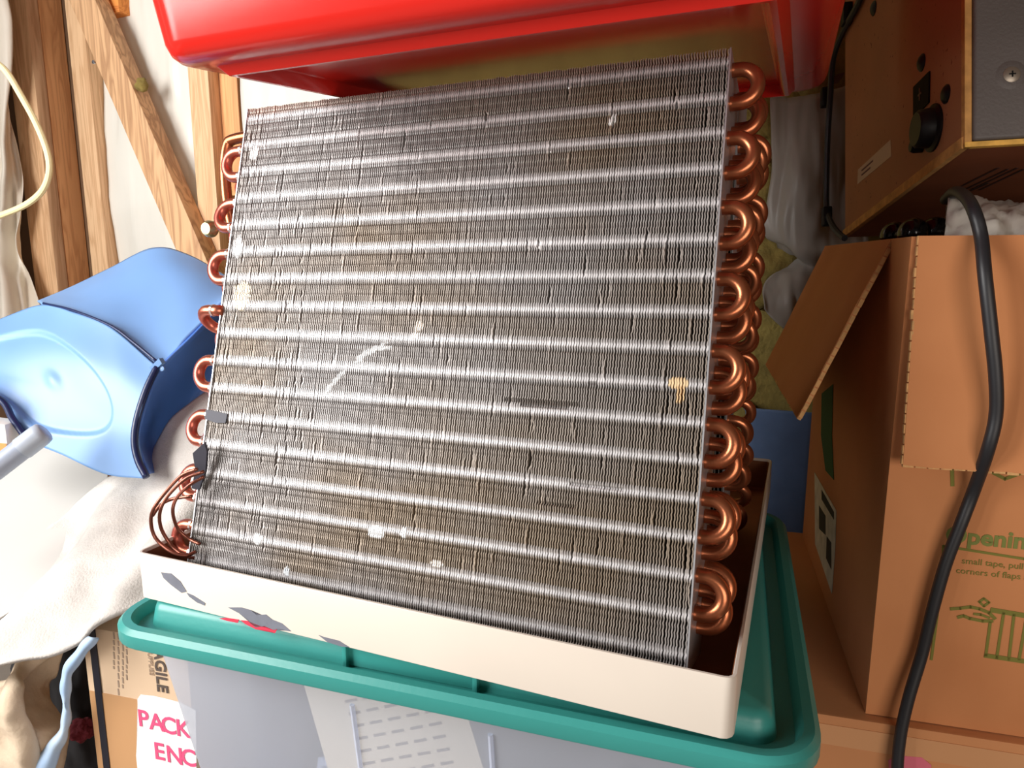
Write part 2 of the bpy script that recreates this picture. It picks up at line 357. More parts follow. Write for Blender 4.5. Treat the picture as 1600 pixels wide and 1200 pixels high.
patch([(357,949),(378,949),(392,953),(402,961),(416,960),(426,968),(441,974),(455,986),(446,985),(436,980),(428,984),(414,978),(400,980),(388,968),(374,958)], M_grey, 'peeled_patch', 'grey peeled paint patch')
patch([(343,966),(352,965),(374,968),(372,973),(356,970)], M_red, 'primer_patch', 'red primer showing')
patch([(376,969),(388,970),(396,977),(410,979),(428,985),(434,982),(430,989),(420,985),(400,983),(384,975)], M_red, 'primer_patch', 'red primer showing')
patch([(498,992),(506,995),(530,1001),(546,1011),(534,1010),(512,1003)], M_grey, 'peeled_patch', 'grey peeled paint patch')

# ================================================================ evaporator coil
K = 1.03
cTL, cTR, cBR, cBL = [head(*[K*v for v in p]) for p in ((-.250,.703,.140),(.154,.531,.147),(.119,.421,-.257),(-.285,.593,-.263))]
U = (cTR-cTL+cBR-cBL).normalized(); Vv = ((cTL-cBL)+(cTR-cBR)); Vv = (Vv-U*Vv.dot(U)).normalized(); Wn = Vv.cross(U)
if Wn.y < 0: Wn = -Wn
CW = ((cTR-cTL).length+(cBR-cBL).length)/2; VT = ((cTL-cBL).length+(cTR-cBR).length)/2
O = (cTL+cTR)/2 - U*CW/2 - Vv*VT
TH = .066
VB = (ZP+.0048 - O.z - Wn.z*TH)/Vv.z                           # bottom of the slab stands on the pan floor
TH, PIT, NT = .066, .0263, 17; V0 = VT-.0105
Mf = frame(O, U, Vv, Wn)                                # slab space: u along the coil, v up the slab, w into it
ap = O+U*(CW/2)+Vv*VT+Wn*TH
Mr = Matrix.Translation(V((ap.x,ap.y+.002,0))) @ Matrix.Rotation(math.pi,4,'Z') @ Matrix.Translation(V((-ap.x,-ap.y-.0,0))) @ Mf
coil = thing('evaporator_coil', V((ap.x, ap.y, ZP)), 'aluminium finned cooling coil with copper bends standing in white pan', 'cooling coil')
def inst(name, me, M, label=None):
    o = bpy.data.objects.new(name, me); COL.objects.link(o); o.parent = coil; o.matrix_local = Matrix.Translation(-coil.location) @ M
    if label: o['label'] = label
    return o
M_fin = mat('fin_aluminium', (200,200,205), .5, .35, attr='Col')
M_tube = mat('tube_collar', (232,232,236), .2, .9)
M_cu = mat('copper', (196,124,86), .3, .85, col2=(160,88,58), vs=22)
M_cur = mat('copper_reddish', (206,126,98), .32, .8, col2=(186,92,80), vs=40)
def uv_at(x, y): q = Mf.inverted() @ PP(x, y, O, Wn); return q.x, q.y
marks = []
for x, y, rx, ry, rot, c, s in ((580,548,26,4,-25,(1,1,1),.9),(600,544,14,3,-10,(1,1,1),.9),(562,562,8,4,-40,(1,1,1),.9),(527,592,16,4,-48,(1,1,1),.9),(515,606,9,4,-50,(1,1,1),.8),
    (588,832,13,10,0,(1,1,1),1),(631,834,5,8,0,(1,1,1),.9),(403,842,7,9,0,(1,1,1),.9),(683,882,9,5,0,(1,.95,.9),.9),(448,893,5,7,0,(.9,.95,1),.8),(655,510,7,8,0,(1,.9,.8),.8),(650,524,6,5,0,(1,.95,.9),.8),
    (1060,598,16,9,0,(.85,.62,.36),.95),(1063,616,7,14,0,(.82,.58,.32),.9),(378,462,13,22,0,(.9,.82,.66),.95),(372,385,8,16,0,(1,1,1),.8),(398,238,6,11,0,(1,1,1),.9),(958,186,5,8,30,(1,1,1),.8)):
    u0, v0 = uv_at(x, y); u1, _ = uv_at(x+rx, y); _, v1 = uv_at(x, y+ry); marks.append((u0, v0, abs(u1-u0)+1e-4, abs(v1-v0)+1e-4, math.radians(-rot), c, s))
gash = []
for x, y, rx, ry in ((845,627,62,2.6),(850,634,40,2.2),(925,600,30,1.6),(870,790,40,2),(930,760,45,2)):
    u0, v0 = uv_at(x, y); u1, _ = uv_at(x+rx, y); _, v1 = uv_at(x, y+ry); gash.append((u0, v0, abs(u1-u0), abs(v1-v0)))
NF = 224; DU = CW/NF; NV = 270
dent = {}
for k in range(330):
    i = int(NF*random.random()**1.5) if k % 3 else random.randrange(NF)
    dent.setdefault(i, []).append((random.uniform(VB+.04, VT-.004), random.uniform(.004,.012), random.choice((-1,1,1))*random.uniform(.5,1.3)*.001))
for px, py0, py1 in ((430,395,760),(447,480,800),(470,340,700),(410,600,860),(462,560,740),(440,240,470)):      # streaks of bent fins at the left
    for yy in range(py0, py1, 17):
        if random.random() < .62:
            u0, v0 = uv_at(px+random.uniform(-3,3), yy); i = max(0, min(NF-1, int(u0/DU))); dent.setdefault(i, []).append((v0, random.uniform(.003,.007), .0013))
verts, faces, cols = [], [], []
for i in range(NF):
    uc = (i+.5)*DU; ph = random.uniform(-.25,.25); jit = random.gauss(0, .00012); ds = dent.get(i, []); b0 = len(verts); tone = random.uniform(.86,1.06)
    edge = 1.0 + (.25 if i < 7 else 0)
    for j in range(NV+1):
        v = VB + (VT-VB)*j/NV
        if j == NV: v += .0012*noise.noise(V((uc*140, 3, 0)))
        x = uc + jit + .00026*math.sin(2*math.pi*v/(PIT/5)+ph) + .0004*noise.noise(V((uc*30, v*60, 1.0)))
        lum = tone; tt = (V0-v)/PIT; fr_ = abs(tt-round(tt)); w = .0004 if .21 < fr_ < .26 else (.0003 if .42 < fr_ else 0.0)
        if i < 10: x += .0012*noise.noise(V((uc*300, v*70, 5.0)))
        for vc, hl, of in ds:
            q = abs(v-vc)/hl
            if q < 1: x += of*(1-q*q); lum *= 1.0+.35*(1-q)  # bent fins made paler in colour, as if catching light
        for gu, gv, gx, gy in gash:
            if ((uc-gu)/gx)**2 + ((v-gv)/gy)**2 < 1: w += .0012; lum *= .8 if noise.noise(V((uc*200, v*300, 4))) > -.1 else 1.0  # pushed-in gash, its shade also darkened in the colour
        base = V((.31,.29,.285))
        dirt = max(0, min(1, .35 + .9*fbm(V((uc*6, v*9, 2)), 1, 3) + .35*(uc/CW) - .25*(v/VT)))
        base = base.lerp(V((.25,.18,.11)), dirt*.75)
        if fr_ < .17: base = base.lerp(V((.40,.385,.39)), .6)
        if fr_ < .05: base = V((.62,.60,.61))  # glints on the tubes put into the fin colour as pale bands
        elif .21 < fr_ < .26: base = base*.85  # recessed line, its shade put into the colour too
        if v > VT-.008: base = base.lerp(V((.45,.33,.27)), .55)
        cc = base*lum
        for mu, mv, rx, ry, ro, mc, ms in marks:
            du, dv = uc-mu, v-mv
            if abs(du) < .03 and abs(dv) < .03:
                e = ((du*math.cos(ro)+dv*math.sin(ro))/rx)**2 + ((-du*math.sin(ro)+dv*math.cos(ro))/ry)**2
                e += .6*noise.noise(V((uc*400, v*400, 9)))
                if e < 1: cc = cc.lerp(V(mc), ms); w -= .0004
        hw_ = .00072 if fr_ < .09 else (.00058 if fr_ < .16 else .00044)
        verts += [(x-hw_, v, w), (x+hw_, v, w), (uc, v, .014)]
        cols += [(cc.x, cc.y, cc.z, 1)]*3
    for j in range(NV):
        k = b0+3*j; faces += [(k, k+1, k+4, k+3), (k+1, k+2, k+5, k+4), (k+2, k, k+3, k+5)]
me = bpy.data.meshes.new('fins'); me.from_pydata(verts, [], faces)
ca = me.color_attributes.new('Col', 'FLOAT_COLOR', 'POINT'); ca.data.foreach_set('color', [c for t in cols for c in t])
me.materials.append(M_fin)
o = inst('fins', me, Mf, 'thin grey aluminium fins, many bent and scuffed'); o['kind'] = 'stuff'
o = inst('fins', me, Mr); o['kind'] = 'stuff'
# backing part of each fin pack (coarse plates behind the fine front edges)
bm = bmesh.new()
for i in range(0, NF, 2): bx(bm, ((i+.5)*DU-.0003, VB+.001, .014), ((i+.5)*DU+.0003, VT-.003, TH))
me2 = bpy.data.meshes.new('fin_plates'); bm.to_mesh(me2); bm.free(); me2.materials.append(mat('fin_plain', (120,116,110), .5, .5))
for MM in (Mf, Mr): o = inst('fin_plates', me2, MM); o['kind'] = 'stuff'
# tubes through the fins, end plates, return bends
me3 = bpy.data.meshes.new('coil_tube'); bm = tube([V((.0005,0,0)), V((CW-.0005,0,0))], .0076, 16); bm.to_mesh(me3); bm.free(); me3.materials.append(M_tube)
for p in me3.polygons: p.use_smooth = True
ROWS = ((.0118, 0.0), (.033, .5), (.055, 0.0))
for MM in (Mf, Mr):
    for ri, (w, st) in enumerate(ROWS[:1]):
        for k in range(NT):
            v = V0-(k+st)*PIT
            if v > VB+.008: inst('coil_tube', me3, MM @ Matrix.Translation(V((0, v, w))))
bm = box((-.0006,VB,-.0010),(.0006,VT,TH), bev=0); me4 = bpy.data.meshes.new('end_plate'); bm.to_mesh(me4); bm.free(); me4.materials.append(mat('plate_metal', (196,196,200), .35, .7))
for MM in (Mf, Mr):
    for u in (-.0004, CW+.0006): inst('end_plate', me4, MM @ Matrix.Translation(V((u,0,0))), 'thin bright metal end plate')
def ubend_mesh(m, ext=.007, r=.0053):
    pts = [V((-.001,0,0)), V((ext*.5,0,0))] + [V((ext+PIT/2*math.sin(t), -PIT/2+PIT/2*math.cos(t), 0)) for t in [math.pi*i/14 for i in range(15)]] + [V((ext*.5,-PIT,0)), V((-.001,-PIT,0))]
    bm = tube(pts, r, 12); bm2 = bmesh.new()
    me = bpy.data.meshes.new('return_bend'); bm.to_mesh(me); bm.free(); me.materials.append(m)
    for p in me.polygons: p.use_smooth = True
    return me
ubr, ubl = ubend_mesh(M_cu), ubend_mesh(M_cur, .018)
flip = Matrix.Rotation(math.pi, 4, 'Y')
sol = bpy.data.meshes.new('solder_ring'); bm = tube([V((.002,0,0)), V((.0045,0,0))], .0058, 12); bm.to_mesh(sol); bm.free(); sol.materials.append(mat('solder', (206,190,184), .3, .8))
for MM, rr in ((Mf, 3), (Mr, 3)):
    for ri, (w, st) in enumerate(ROWS[:rr]):
        for k in range(0, NT, 2):
            v = V0-(k+st)*PIT
            if v-PIT < VB+.006: continue
            a_ = random.uniform(-.10,.10); tw = Matrix.Rotation(a_, 4, 'X')
            inst('return_bend', ubr, MM @ Matrix.Translation(V((CW, v-PIT/2, w))) @ tw @ Matrix.Translation(V((0,PIT/2,0))))
        for k in range(1, NT-1, 2):
            v = V0-(k+st)*PIT
            if v-PIT < VB+.006: continue
            tw = Matrix.Rotation(.95 if (k == 7 and ri == 0 and MM is Mf) else random.uniform(-.12,.12), 4, 'X')
            b_ = inst('return_bend', ubl if MM is Mf else ubr, MM @ Matrix.Translation(V((0, v-PIT/2, w))) @ flip @ tw @ Matrix.Translation(V((0,PIT/2,0))))
            if ri == 0 and MM is Mf:
                for q in (0, -PIT):
                    s_ = bpy.data.objects.new('solder_ring', sol); COL.objects.link(s_); s_.parent = b_; s_.location = (.008, q, 0)
S = lambda u, v, w: Mf @ V((u, v, w))
bm = tube(crom([S(.004,V0,.03), S(-.022,V0-.001,.03), S(-.046,V0-.003,.03), S(-.054,V0-.008,.031), S(-.056,V0-.03,.033), S(-.052,V0-.07,.040), S(-.044,V0-.11,.05), S(-.030,V0-.18,.062)], 40), .0055, 12)
obj('header_pipe', bm, M_cu, coil, 180, 'copper header pipe bent down at the top left')
obj('pipe_collar', tube([S(-.001,V0,.03), S(-.018,V0-.0008,.03)], .0072, 12), mat('solder2', (170,120,110), .35, .7), coil)
cc = P(336, 358, .74); obj('valve_knob', lathe([(0,0),(.006,.0005),(.0085,.004),(.0085,.009),(.006,.013),(0,.014)], frame(cc, V((1,0,0)), V((0,0,1)), V((0,-1,0))), 16), mat('brass_dull', (176,170,130), .3, .8), coil)
cap_ = [[(308,733),(285,742),(262,765),(240,795),(236,818),(244,842),(268,862),(290,868),(306,862)],
        [(318,737),(290,748),(262,775),(250,800),(252,826),(268,852),(288,868),(304,872)],
        [(318,745),(296,758),(276,778),(270,800),(278,826),(296,842),(312,850)],
        [(300,775),(268,780),(250,790),(238,806)]]
for n_, c in enumerate(cap_):
    pts = [P(x, y, .600+.005*n_+.004*math.sin(i*1.7)) for i, (x, y) in enumerate(c)]
    obj('capillary_tube', tube(crom(pts, 36), .0016, 8), mat('dull_copper', (150,92,76), .35, .75), coil, 180)
M_tape = mat('black_tape', (62,62,74), .6)
def slabpatch(name, pts, m, out=.0016, t=.0012, lab=None):
    q = [Mf @ V((*uv_at(x, y), -out)) for x, y in pts]; return obj(name, poly(q, Wn, t), m, coil, None, lab)
slabpatch('tape_patch', [(324,640),(340,643),(357,647),(354,661),(340,661),(322,655)], M_tape, lab='black tape patch on the fin edge')
hn = head(0,1)-CAM; q = [PP(x, y, P(310,730,.622), hn) for x, y in ((319,692),(323,706),(321,735),(311,766),(299,763),(305,735),(301,708))]
obj('foam_strip', poly(q, hn, .004), M_tape, coil, None, 'dark foam strip beside the left bends')

# ================================================================ red plastic bin resting on the coil
d1 = -R(-1990,444).normalized(); d2 = R(1233,294); d2 = (d2-d1*d2.dot(d1)).normalized(); nb = d1.cross(d2)
if nb.z < 0: nb = -nb
fl_ = R(228,103); kk = max(((p-CAM).dot(nb)+.0065)/fl_.dot(nb) for p in (S(0,VT,0),S(CW,VT,0),S(0,VT,TH),S(CW,VT,TH), Mr@V((0,VT,0)), Mr@V((CW,VT,0)), S(CW+.03,V0,.012)))
FL = CAM+fl_*kk; BR = PP(1290,143,FL,nb); BWd, BDp = (BR-FL).dot(d1), (BR-FL).dot(d2)
Mb = frame(FL, d1, d2, nb); 
M_redp = mat('red_bin_plastic', (214,42,34), .17, spec=.3, coat=.0, bump=.02, bs=40)
rb = thing('red_bin', FL+d1*BWd/2+d2*BDp/2, 'glossy red plastic bin tilted on top of the cooling coil', 'bin')
bw = .0
obj('shell', rloft(BWd, BDp, .036, [(.066,.007),(.052,.007),(.049,.005),(.046,-.003),(.043,-.0055),(.039,-.0055),(.036,-.002),(.033,.001),(.016,.001),(.008,.003),(.003,.007),(0,.014),(-.035,.30),(-.05,.302),(-.052,.29),(-.054,.29),(-.053,.306),(-.03,.306),(.004,.016),(.02,.006)], Mb, True, True, n=8), M_redp, rb, 30)
for c in ((.10,-.0),):
    pass
scr = mat('scuff', (226,80,74), .5)
# ================================================================ right side: cardboard boxes
M_card = mat('cardboard', (198,128,78), .8, var=.05, vs=6, col2=(206,138,88), bump=.05, bs=120)
M_cedge = mat('cardboard_edge', (206,158,104), .9, var=.2, vs=160, stretch=(1,1,1))
GREEN = mat('green_print', (122,118,48), .8); 
C0 = head(.3225, .58, 0); C0.z = 0
yb = PSI - math.radians(15); bs_ = V((-math.sin(yb), math.cos(yb), 0)); bt = V((math.cos(yb), math.sin(yb), 0))
bs_ = (head(math.sin(math.radians(15)), math.cos(math.radians(15)))-CAM); bt = (head(math.cos(math.radians(15)), -math.sin(math.radians(15)))-CAM)
ZB0, ZB1 = ZC-.408, ZC+.018; BXW, BXD, T = .46, .43, .004
def open_box(bm, M, w, d, z0, z1, t):
    bx(bm,(0,0,z0),(w,t,z1),M); bx(bm,(0,d-t,z0),(w,d,z1),M); bx(bm,(0,t,z0),(t,d-t,z1),M); bx(bm,(w-t,t,z0),(w,d-t,z1),M); bx(bm,(t,t,z0),(w-t,d-t,z0+t),M)
Mbx = frame(C0, bt, bs_, V((0,0,1)))
big = thing('cardboard_box', Mbx @ V((BXW/2,BXD/2,ZB0)), 'open cardboard moving box with green print and flaps folded out', 'box')
bm = bmesh.new(); open_box(bm, Mbx, BXW, BXD, ZB0, ZB1, T); obj('body', bm, M_card, big, None)
def flapm(name, M, w, l, lab, fold=None):
    bm = bmesh.new(); nx, ny = 24, 10
    def sheet(z):
        return [[bm.verts.new(M @ V((w*i/nx, -l*j/ny + (.0025*noise.noise(V((i*.9, z*50, 3))) if j == ny else 0), z + .002*noise.noise(V((i*.25, j*.4, 7.0)))*(j/ny)))) for j in range(ny+1)] for i in range(nx+1)]
    A, B = sheet(0), sheet(.0045)
    for G in (A, B):
        for i in range(nx):
            for j in range(ny): bm.faces.new((G[i][j], G[i+1][j], G[i+1][j+1], G[i][j+1]))
    for i in range(nx):
        for j in (0, ny): bm.faces.new((A[i][j], A[i+1][j], B[i+1][j], B[i][j]))
    for j in range(ny):
        for i in (0, nx): bm.faces.new((A[i][j], A[i][j+1], B[i][j+1], B[i][j]))
    f = obj(name, bm, M_card, big, 40, lab)
    e = bmesh.new()                                          # pale torn corrugated edge
    for i in range(nx*2):
        x0 = w*i/(nx*2); bx(e, (x0, -l-.0012+.0015*noise.noise(V((i*.7,2,1))), .0006), (x0+w/(nx*2)*.85, -l+.001, .0040), M)
    obj('torn_edge', e, M_cedge, f, None)
    e = bmesh.new()
    for i in range(22):
        y0 = -l*i/22; bx(e, (-.0010+.0012*noise.noise(V((i*.8,5,1))), y0-l/22*.85, .0006), (.001, y0, .0042), M)
    obj('torn_edge', e, M_cedge, f, None)
    return f
# front flap hangs down the front face, left flap hangs outward
fo = Mbx @ V((.004,-.0005,ZB1)); fd = (V((0,0,1))*.995+bs_*.10).normalized()
flapm('flap', frame(fo, bt, fd, bt.cross(fd)), BXW-.01, .186, 'front flap folded down over the printed face')
lo_ = Mbx @ V((0,.065,ZB1)); ld = (bt*.0677+V((0,0,1))*.1675).normalized()
flapm('flap', frame(lo_+bt*.0-ld*.0, bs_, ld, bs_.cross(ld)), .36, .181, 'left flap hanging outward, dark underside')
rl = Mbx @ V((BXW,.01,ZB1)); 
flapm('flap', frame(rl, bs_, (V((0,0,1))*.98-bt*.2).normalized(), bs_.cross((V((0,0,1))*.98-bt*.2).normalized())), BXD-.02, .18, 'right flap hanging down')
# printing on the front face
def onf(x, y): return Mbx.inverted() @ PP(x, y, Mbx @ V((0,0,0)), bs_)
Mpr = lambda x, y: Mbx @ Matrix.Translation(V((onf(x,y).x, -.0003, onf(x,y).z))) @ Matrix.Rotation(math.pi/2,4,'X')
def hgt(x, y0, y1): return abs(onf(x,y0).z-onf(x,y1).z)
text('Opening Instructions', hgt(1490,820,847)*1.30, Mpr(1476,846), mat('green_print_bold', (122,128,62), .8), big, bold=.0006)
text('small tape, pull', hgt(1540,876,885)*1.5, Mpr(1502,880), GREEN, big)
text('corners of flaps apart', hgt(1540,876,885)*1.5, Mpr(1493,895), GREEN, big)
def fline(pts, w=.0011, m=GREEN):
    q = [Mbx @ V((onf(x,y).x, -.0002, onf(x,y).z)) for x, y in pts]
    for p_, q_ in zip(q, q[1:]):
        d_ = (q_-p_).normalized(); s_ = d_.cross(bs_).normalized()
        obj('print_line', box((-w,-.0004,-w*.6),(w,0,(q_-p_).length+w*.6), frame(p_, s_, bs_, d_)), m, big, None)
fline([(1473,895),(1474,853),(1600,873),(1700,888)]); fline([(1455,1030),(1473,895)])
fline([(1487,716),(1488,758)],.0014); fline([(1535,730),(1570,748),(1610,734)],.0014)
fline([(1550,953),(1640,968)],.0022); fline([(1547,972),(1540,1024)]); fline([(1540,1024),(1620,1036)],.002); fline([(1568,957),(1557,1028)]); fline([(1584,960),(1576,1030)]); fline([(1604,962),(1592,1030)])
fline([(1486,951),(1500,950),(1516,948),(1530,951),(1545,957),(1554,966)],.0014); fline([(1497,964),(1505,962),(1515,966),(1535,970),(1550,970)],.0014); fline([(1522,959),(1532,960),(1545,965)],.0011)
fline([(1530,940),(1537,935),(1545,941),(1537,947),(1530,940)],.0010)
# sticker and green mark on the shaded left side
lp = lambda x, y: PP(x, y, C0-bt*.0004, bt)
ls_ = poly([lp(1273,738),(lp(1307,798)),lp(1305,862),lp(1300,928),lp(1284,880),lp(1274,850)], -bt, .0004); obj('shipping_label', ls_, mat('label_paper', (214,208,190), .7, var=.15, vs=60), big, None, 'worn pale shipping label on the side')
for q in (((1284,765),(1303,800),(1303,812),(1284,780)), ((1292,838),(1299,848),(1299,890),(1291,872)), ((1280,790),(1290,806),(1290,836),(1280,826))):
    obj('label_print', poly([PP(x,y,C0-bt*.0008,bt) for x,y in q], -bt, .0003), mat('black_ink', (40,38,36), .7), big, None)
gm = poly([lp(1284,615),lp(1302,600),lp(1300,680),lp(1303,750),lp(1290,735),lp(1283,680)], -bt, .0003); obj('green_mark', gm, mat('dark_green_print', (46,92,50), .8), big, None)

# lower box
lb = thing('cardboard_box', Mbx @ V((.2,.15,0)), 'closed cardboard box under the open moving box, pink mark on front', 'box')
Mlb = Mbx @ Matrix.Translation(V((-.046,-.010,0)))
obj('carton', box((0,0,.002),(.56,.46,ZB0-.001), Mlb, bev=.003), mat('cardboard_lower', (202,138,90), .8, var=.05, vs=6, bump=.05, bs=120), lb)
pk = [PP(x, y, Mlb @ V((0,-.0004,0)), bs_) for x, y in ((1388,1188),(1400,1180),(1440,1183),(1455,1195),(1452,1230),(1390,1225))]
obj('pink_mark', poly(pk, -bs_, .0004), mat('pink_sticker', (220,110,130), .6), lb, None, 'pink sticker')
obj('packing_tape', box((.0,-.0006,.0),(.56,0,.02), Mlb @ Matrix.Translation(V((0,0,ZB0-.03)))), mat('clear_tape', (206,150,104), .5), lb)

# contents of the open box
M_blk = mat('black_gloss', (14,14,15), .14, spec=.4)
def dumbbell(c, ax, label):
    d_ = thing('dumbbell', c, label, 'dumbbell'); a_ = V(ax).normalized()
    for s_ in (-1, 1):
        Mx = frame(c+a_*s_*.034, a_.orthogonal().normalized(), a_.cross(a_.orthogonal().normalized()), a_)
        obj('weight_head', lathe([(0,-.014),(.006,-.0135),(.0115,-.009),(.0135,-.003),(.0135,.003),(.0115,.009),(.006,.0135),(0,.014)], Mx, 28), M_blk, d_, 50)
    obj('grip', tube([c-a_*.025, c+a_*.025], .006, 16), M_blk, d_)
dz = Mbx @ V((0,0,ZB1))
dumbbell(P(1412,366,.70), bs_, 'black glossy dumbbell nearest the left corner inside the open box')
dumbbell(P(1444,364,.70), bs_, 'second black glossy dumbbell in the open box, beside white plastic')
rows = [[PP(x, y, Mbx @ V((0,dd,0)), bs_) for x in (1478,1510,1550,1590,1640,1690)] for y, dd in ((385,.03),(352,.04),(325,.07),(318,.12),(330,.20))]
o = obj('plastic_bag', loft(rows, 40, 30, lambda u,v,p: .010*fbm(p,28,4)+.005*abs(fbm(p,60,3))), sheet_mat('bag_plastic', (226,222,214), .15, .3, .3), None, 180)
tag(solid(o, .0008), 'crumpled white plastic bag bulging from the open moving box', 'bag')
fill = obj('folded_paper', box((.02,.02,.005),(BXW-.02,BXD-.02,ZB1-ZB0-.075), Mbx @ Matrix.Translation(V((0,0,ZB0))), bev=.02), mat('kraft_paper', (150,104,70), .9, var=.1))
tag(fill, 'brown kraft paper packing filling the open moving box', 'packing paper')

# ================================================================ speaker cabinet above the box
DA = .60
def camv(x, u, z):                                      # camera-frame direction -> world
    f = z*cp + u*sp_; up = u*cp - z*sp_; return V((x*cs - f*sn, x*sn + f*cs, up))
A_ = CAM + camv((1505-800)/F, (600-232)/F, 1)*DA
ea = camv(.115/.611, 0, .6/.611).normalized(); eg = camv(.982, 0, -.188).normalized(); ee = camv(0, 1, 0)
Msp = frame(A_, eg, ea, ee)                             # x right (grey side), y away along brown panel, z up
LA = .372
sp = thing('speaker_cabinet', A_+eg*.12+ea*.18, 'brown fibreboard speaker cabinet with grey vinyl side above the open box', 'speaker')
M_fib = mat('fibreboard', (168,112,76), .75, var=.08, vs=9, spots=(170,.67,(110,64,44)))
M_ply2 = mat('raw_edge', (196,146,84), .85, var=.2, vs=90); M_dark = mat('stained_wood', (128,72,44), .6, var=.15, vs=20, stretch=(.2,1,1))
obj('cabinet', box((.002,.0,.006),(.34,LA,.52), Msp, bev=.001), M_fib, sp)
obj('bottom_panel', box((.004,.002,0),(.34,LA-.002,.006), Msp), M_dark, sp, None, 'dark stained bottom panel')
obj('edge_strip', box((-.0012,.0,.0),(.006,LA,.010), Msp, bev=.0006), M_ply2, sp, None, 'raw pale bottom edge')
obj('edge_strip', box((.0,-.003,.0),(.0055,.004,.52), Msp, bev=.0006), M_ply2, sp, None, 'raw pale corner edge')
obj('edge_strip', box((.0,-.0035,.0),(.34,.004,.0045), Msp, bev=.0006), mat('yellow_glue', (226,176,84), .7, var=.2, vs=120), sp, None, 'yellow edge under the grey side')
obj('grey_side', box((.0058,-.006,.005),(.34,.001,.52), Msp, bev=.003, seg=3), mat('grey_vinyl', (92,86,84), .55, var=.06, vs=14, bump=.12, bs=400), sp, 40, 'grey vinyl covered side')
pn_ = -eg; on_panel = lambda x, y: PP(x, y, A_+eg*.002, eg); on_side = lambda x, y: PP(x, y, A_-ea*.006, ea)
Ms = lambda q, n, up=ee: frame(q, n.cross(up).normalized()*-1, up, n)
M_bk = mat('black_plastic', (22,21,22), .45, spec=.25)
# screw on the grey side
q = on_side(1580,117)
sc_ = obj('screw', lathe([(.0066,0),(.0066,.0012),(.005,.002),(0,.0022)], Ms(q, -ea), 20), mat('screw_steel', (150,140,128), .4, .6), sp, 40, 'steel cross head screw')
bm = bmesh.new(); bx(bm,(-.0025,-.0005,.0019),(.0025,.0005,.0026),Ms(q,-ea)); bx(bm,(-.0005,-.0025,.0019),(.0005,.0025,.0026),Ms(q,-ea)); obj('cross_slot', bm, M_bk, sc_, None)
obj('dimple', lathe([(.012,0),(.010,.0006),(.007,.0009),(0,.001)], Ms(q, -ea), 20), MATS['grey_vinyl'], sp, 40)
for x, y in ((1441,98),(1479,147),(1366,13)):
    obj('panel_screw', lathe([(.0085,0),(.0085,.001),(.006,.003),(.003,.0042),(0,.0044)], Ms(on_panel(x,y), -eg), 18), M_bk, sp, 40)
tp = [on_panel(x,y) for x, y in ((1429,136),(1454,111),(1453,160),(1429,185))]
obj('terminal_plate', poly(tp, -eg, .0015), mat('terminal_black', (20,8,8), .7, spec=.1), sp, None, 'black terminal plate')
q = on_panel(1440,147); bm = bmesh.new(); bx(bm,(-.004,-.0008,.0015),(.004,.0008,.0022),Ms(q,-eg)); bx(bm,(-.0008,-.006,.0015),(.0008,.006,.0022),Ms(q,-eg)); obj('terminal_slot', bm, mat('dull_red', (96,34,26), .5), sp, None)
q = on_panel(1459,200); kn = obj('control_knob', lathe([(.022,0),(.022,.002),(.0185,.004),(.0175,.014),(.015,.0165),(0,.017)], Ms(q, -eg), 28), M_bk, sp, 40, 'round black control knob')
obj('knob_tail', lathe([(.0065,0),(.0065,.008),(.005,.011),(0,.012)], Ms(on_panel(1441,228), -eg), 16), M_bk, kn, 40)
stk = [on_panel(x,y) for x, y in ((1341,265),(1392,218),(1393,244),(1340,288))]
st_ = obj('sticker', poly(stk, -eg, .0004), mat('sticker_paper', (196,170,150), .7), sp, None, 'small faded paper sticker')
for f0, f1, h in ((.15,.5,.32),(.15,.42,.62)):
    a_ = stk[0].lerp(stk[1], f0).lerp(stk[3].lerp(stk[2], f0), h); b_ = stk[0].lerp(stk[1], f1).lerp(stk[3].lerp(stk[2], f1), h)
    obj('sticker_print', tube([a_-eg*.0004, b_-eg*.0004], .0011, 5), mat('faded_ink', (120,92,96), .8), st_, None)
bot = lambda x, y: PP(x, y, A_-ee*.0003, ee)
for i, (x0, y0, x1, y1) in enumerate(((1500,292,1560,262),(1508,296,1575,264),(1518,296,1590,262),(1530,297,1600,264),(1512,300,1545,286))):
    a_, b_ = bot(x0,y0), bot(x1,y1); d_ = (b_-a_).normalized(); s_ = d_.cross(ee)
    obj('print_streak', poly([a_+s_*.0012, b_+s_*.0012, b_-s_*.0012, a_-s_*.0012], -ee, .0003), mat('streak_ink', (50,24,16), .7), sp, None)
# thin cable clipped down the far edge of the cabinet
pts = [on_panel(x, y)-eg*.005 for x, y in ((1366,-40),(1346,8),(1324,48),(1308,90),(1303,150),(1299,210),(1297,270),(1297,322),(1303,345),(1314,362),(1326,372))]
cb = thing('thin_cable', pts[-1], 'thin black cable clipped down the far edge of the speaker cabinet', 'cable')
obj('wire', tube(crom(pts, 60), .0042, 8), mat('black_rubber', (34,34,38), .45), cb)
for x, y in ((1298,338),(1296,152),(1330,22)):
    q = on_panel(x, y); obj('cable_clip', box((-.008,-.014,-.001),(.008,.014,.012), Ms(q, -eg), bev=.003), M_bk, cb)
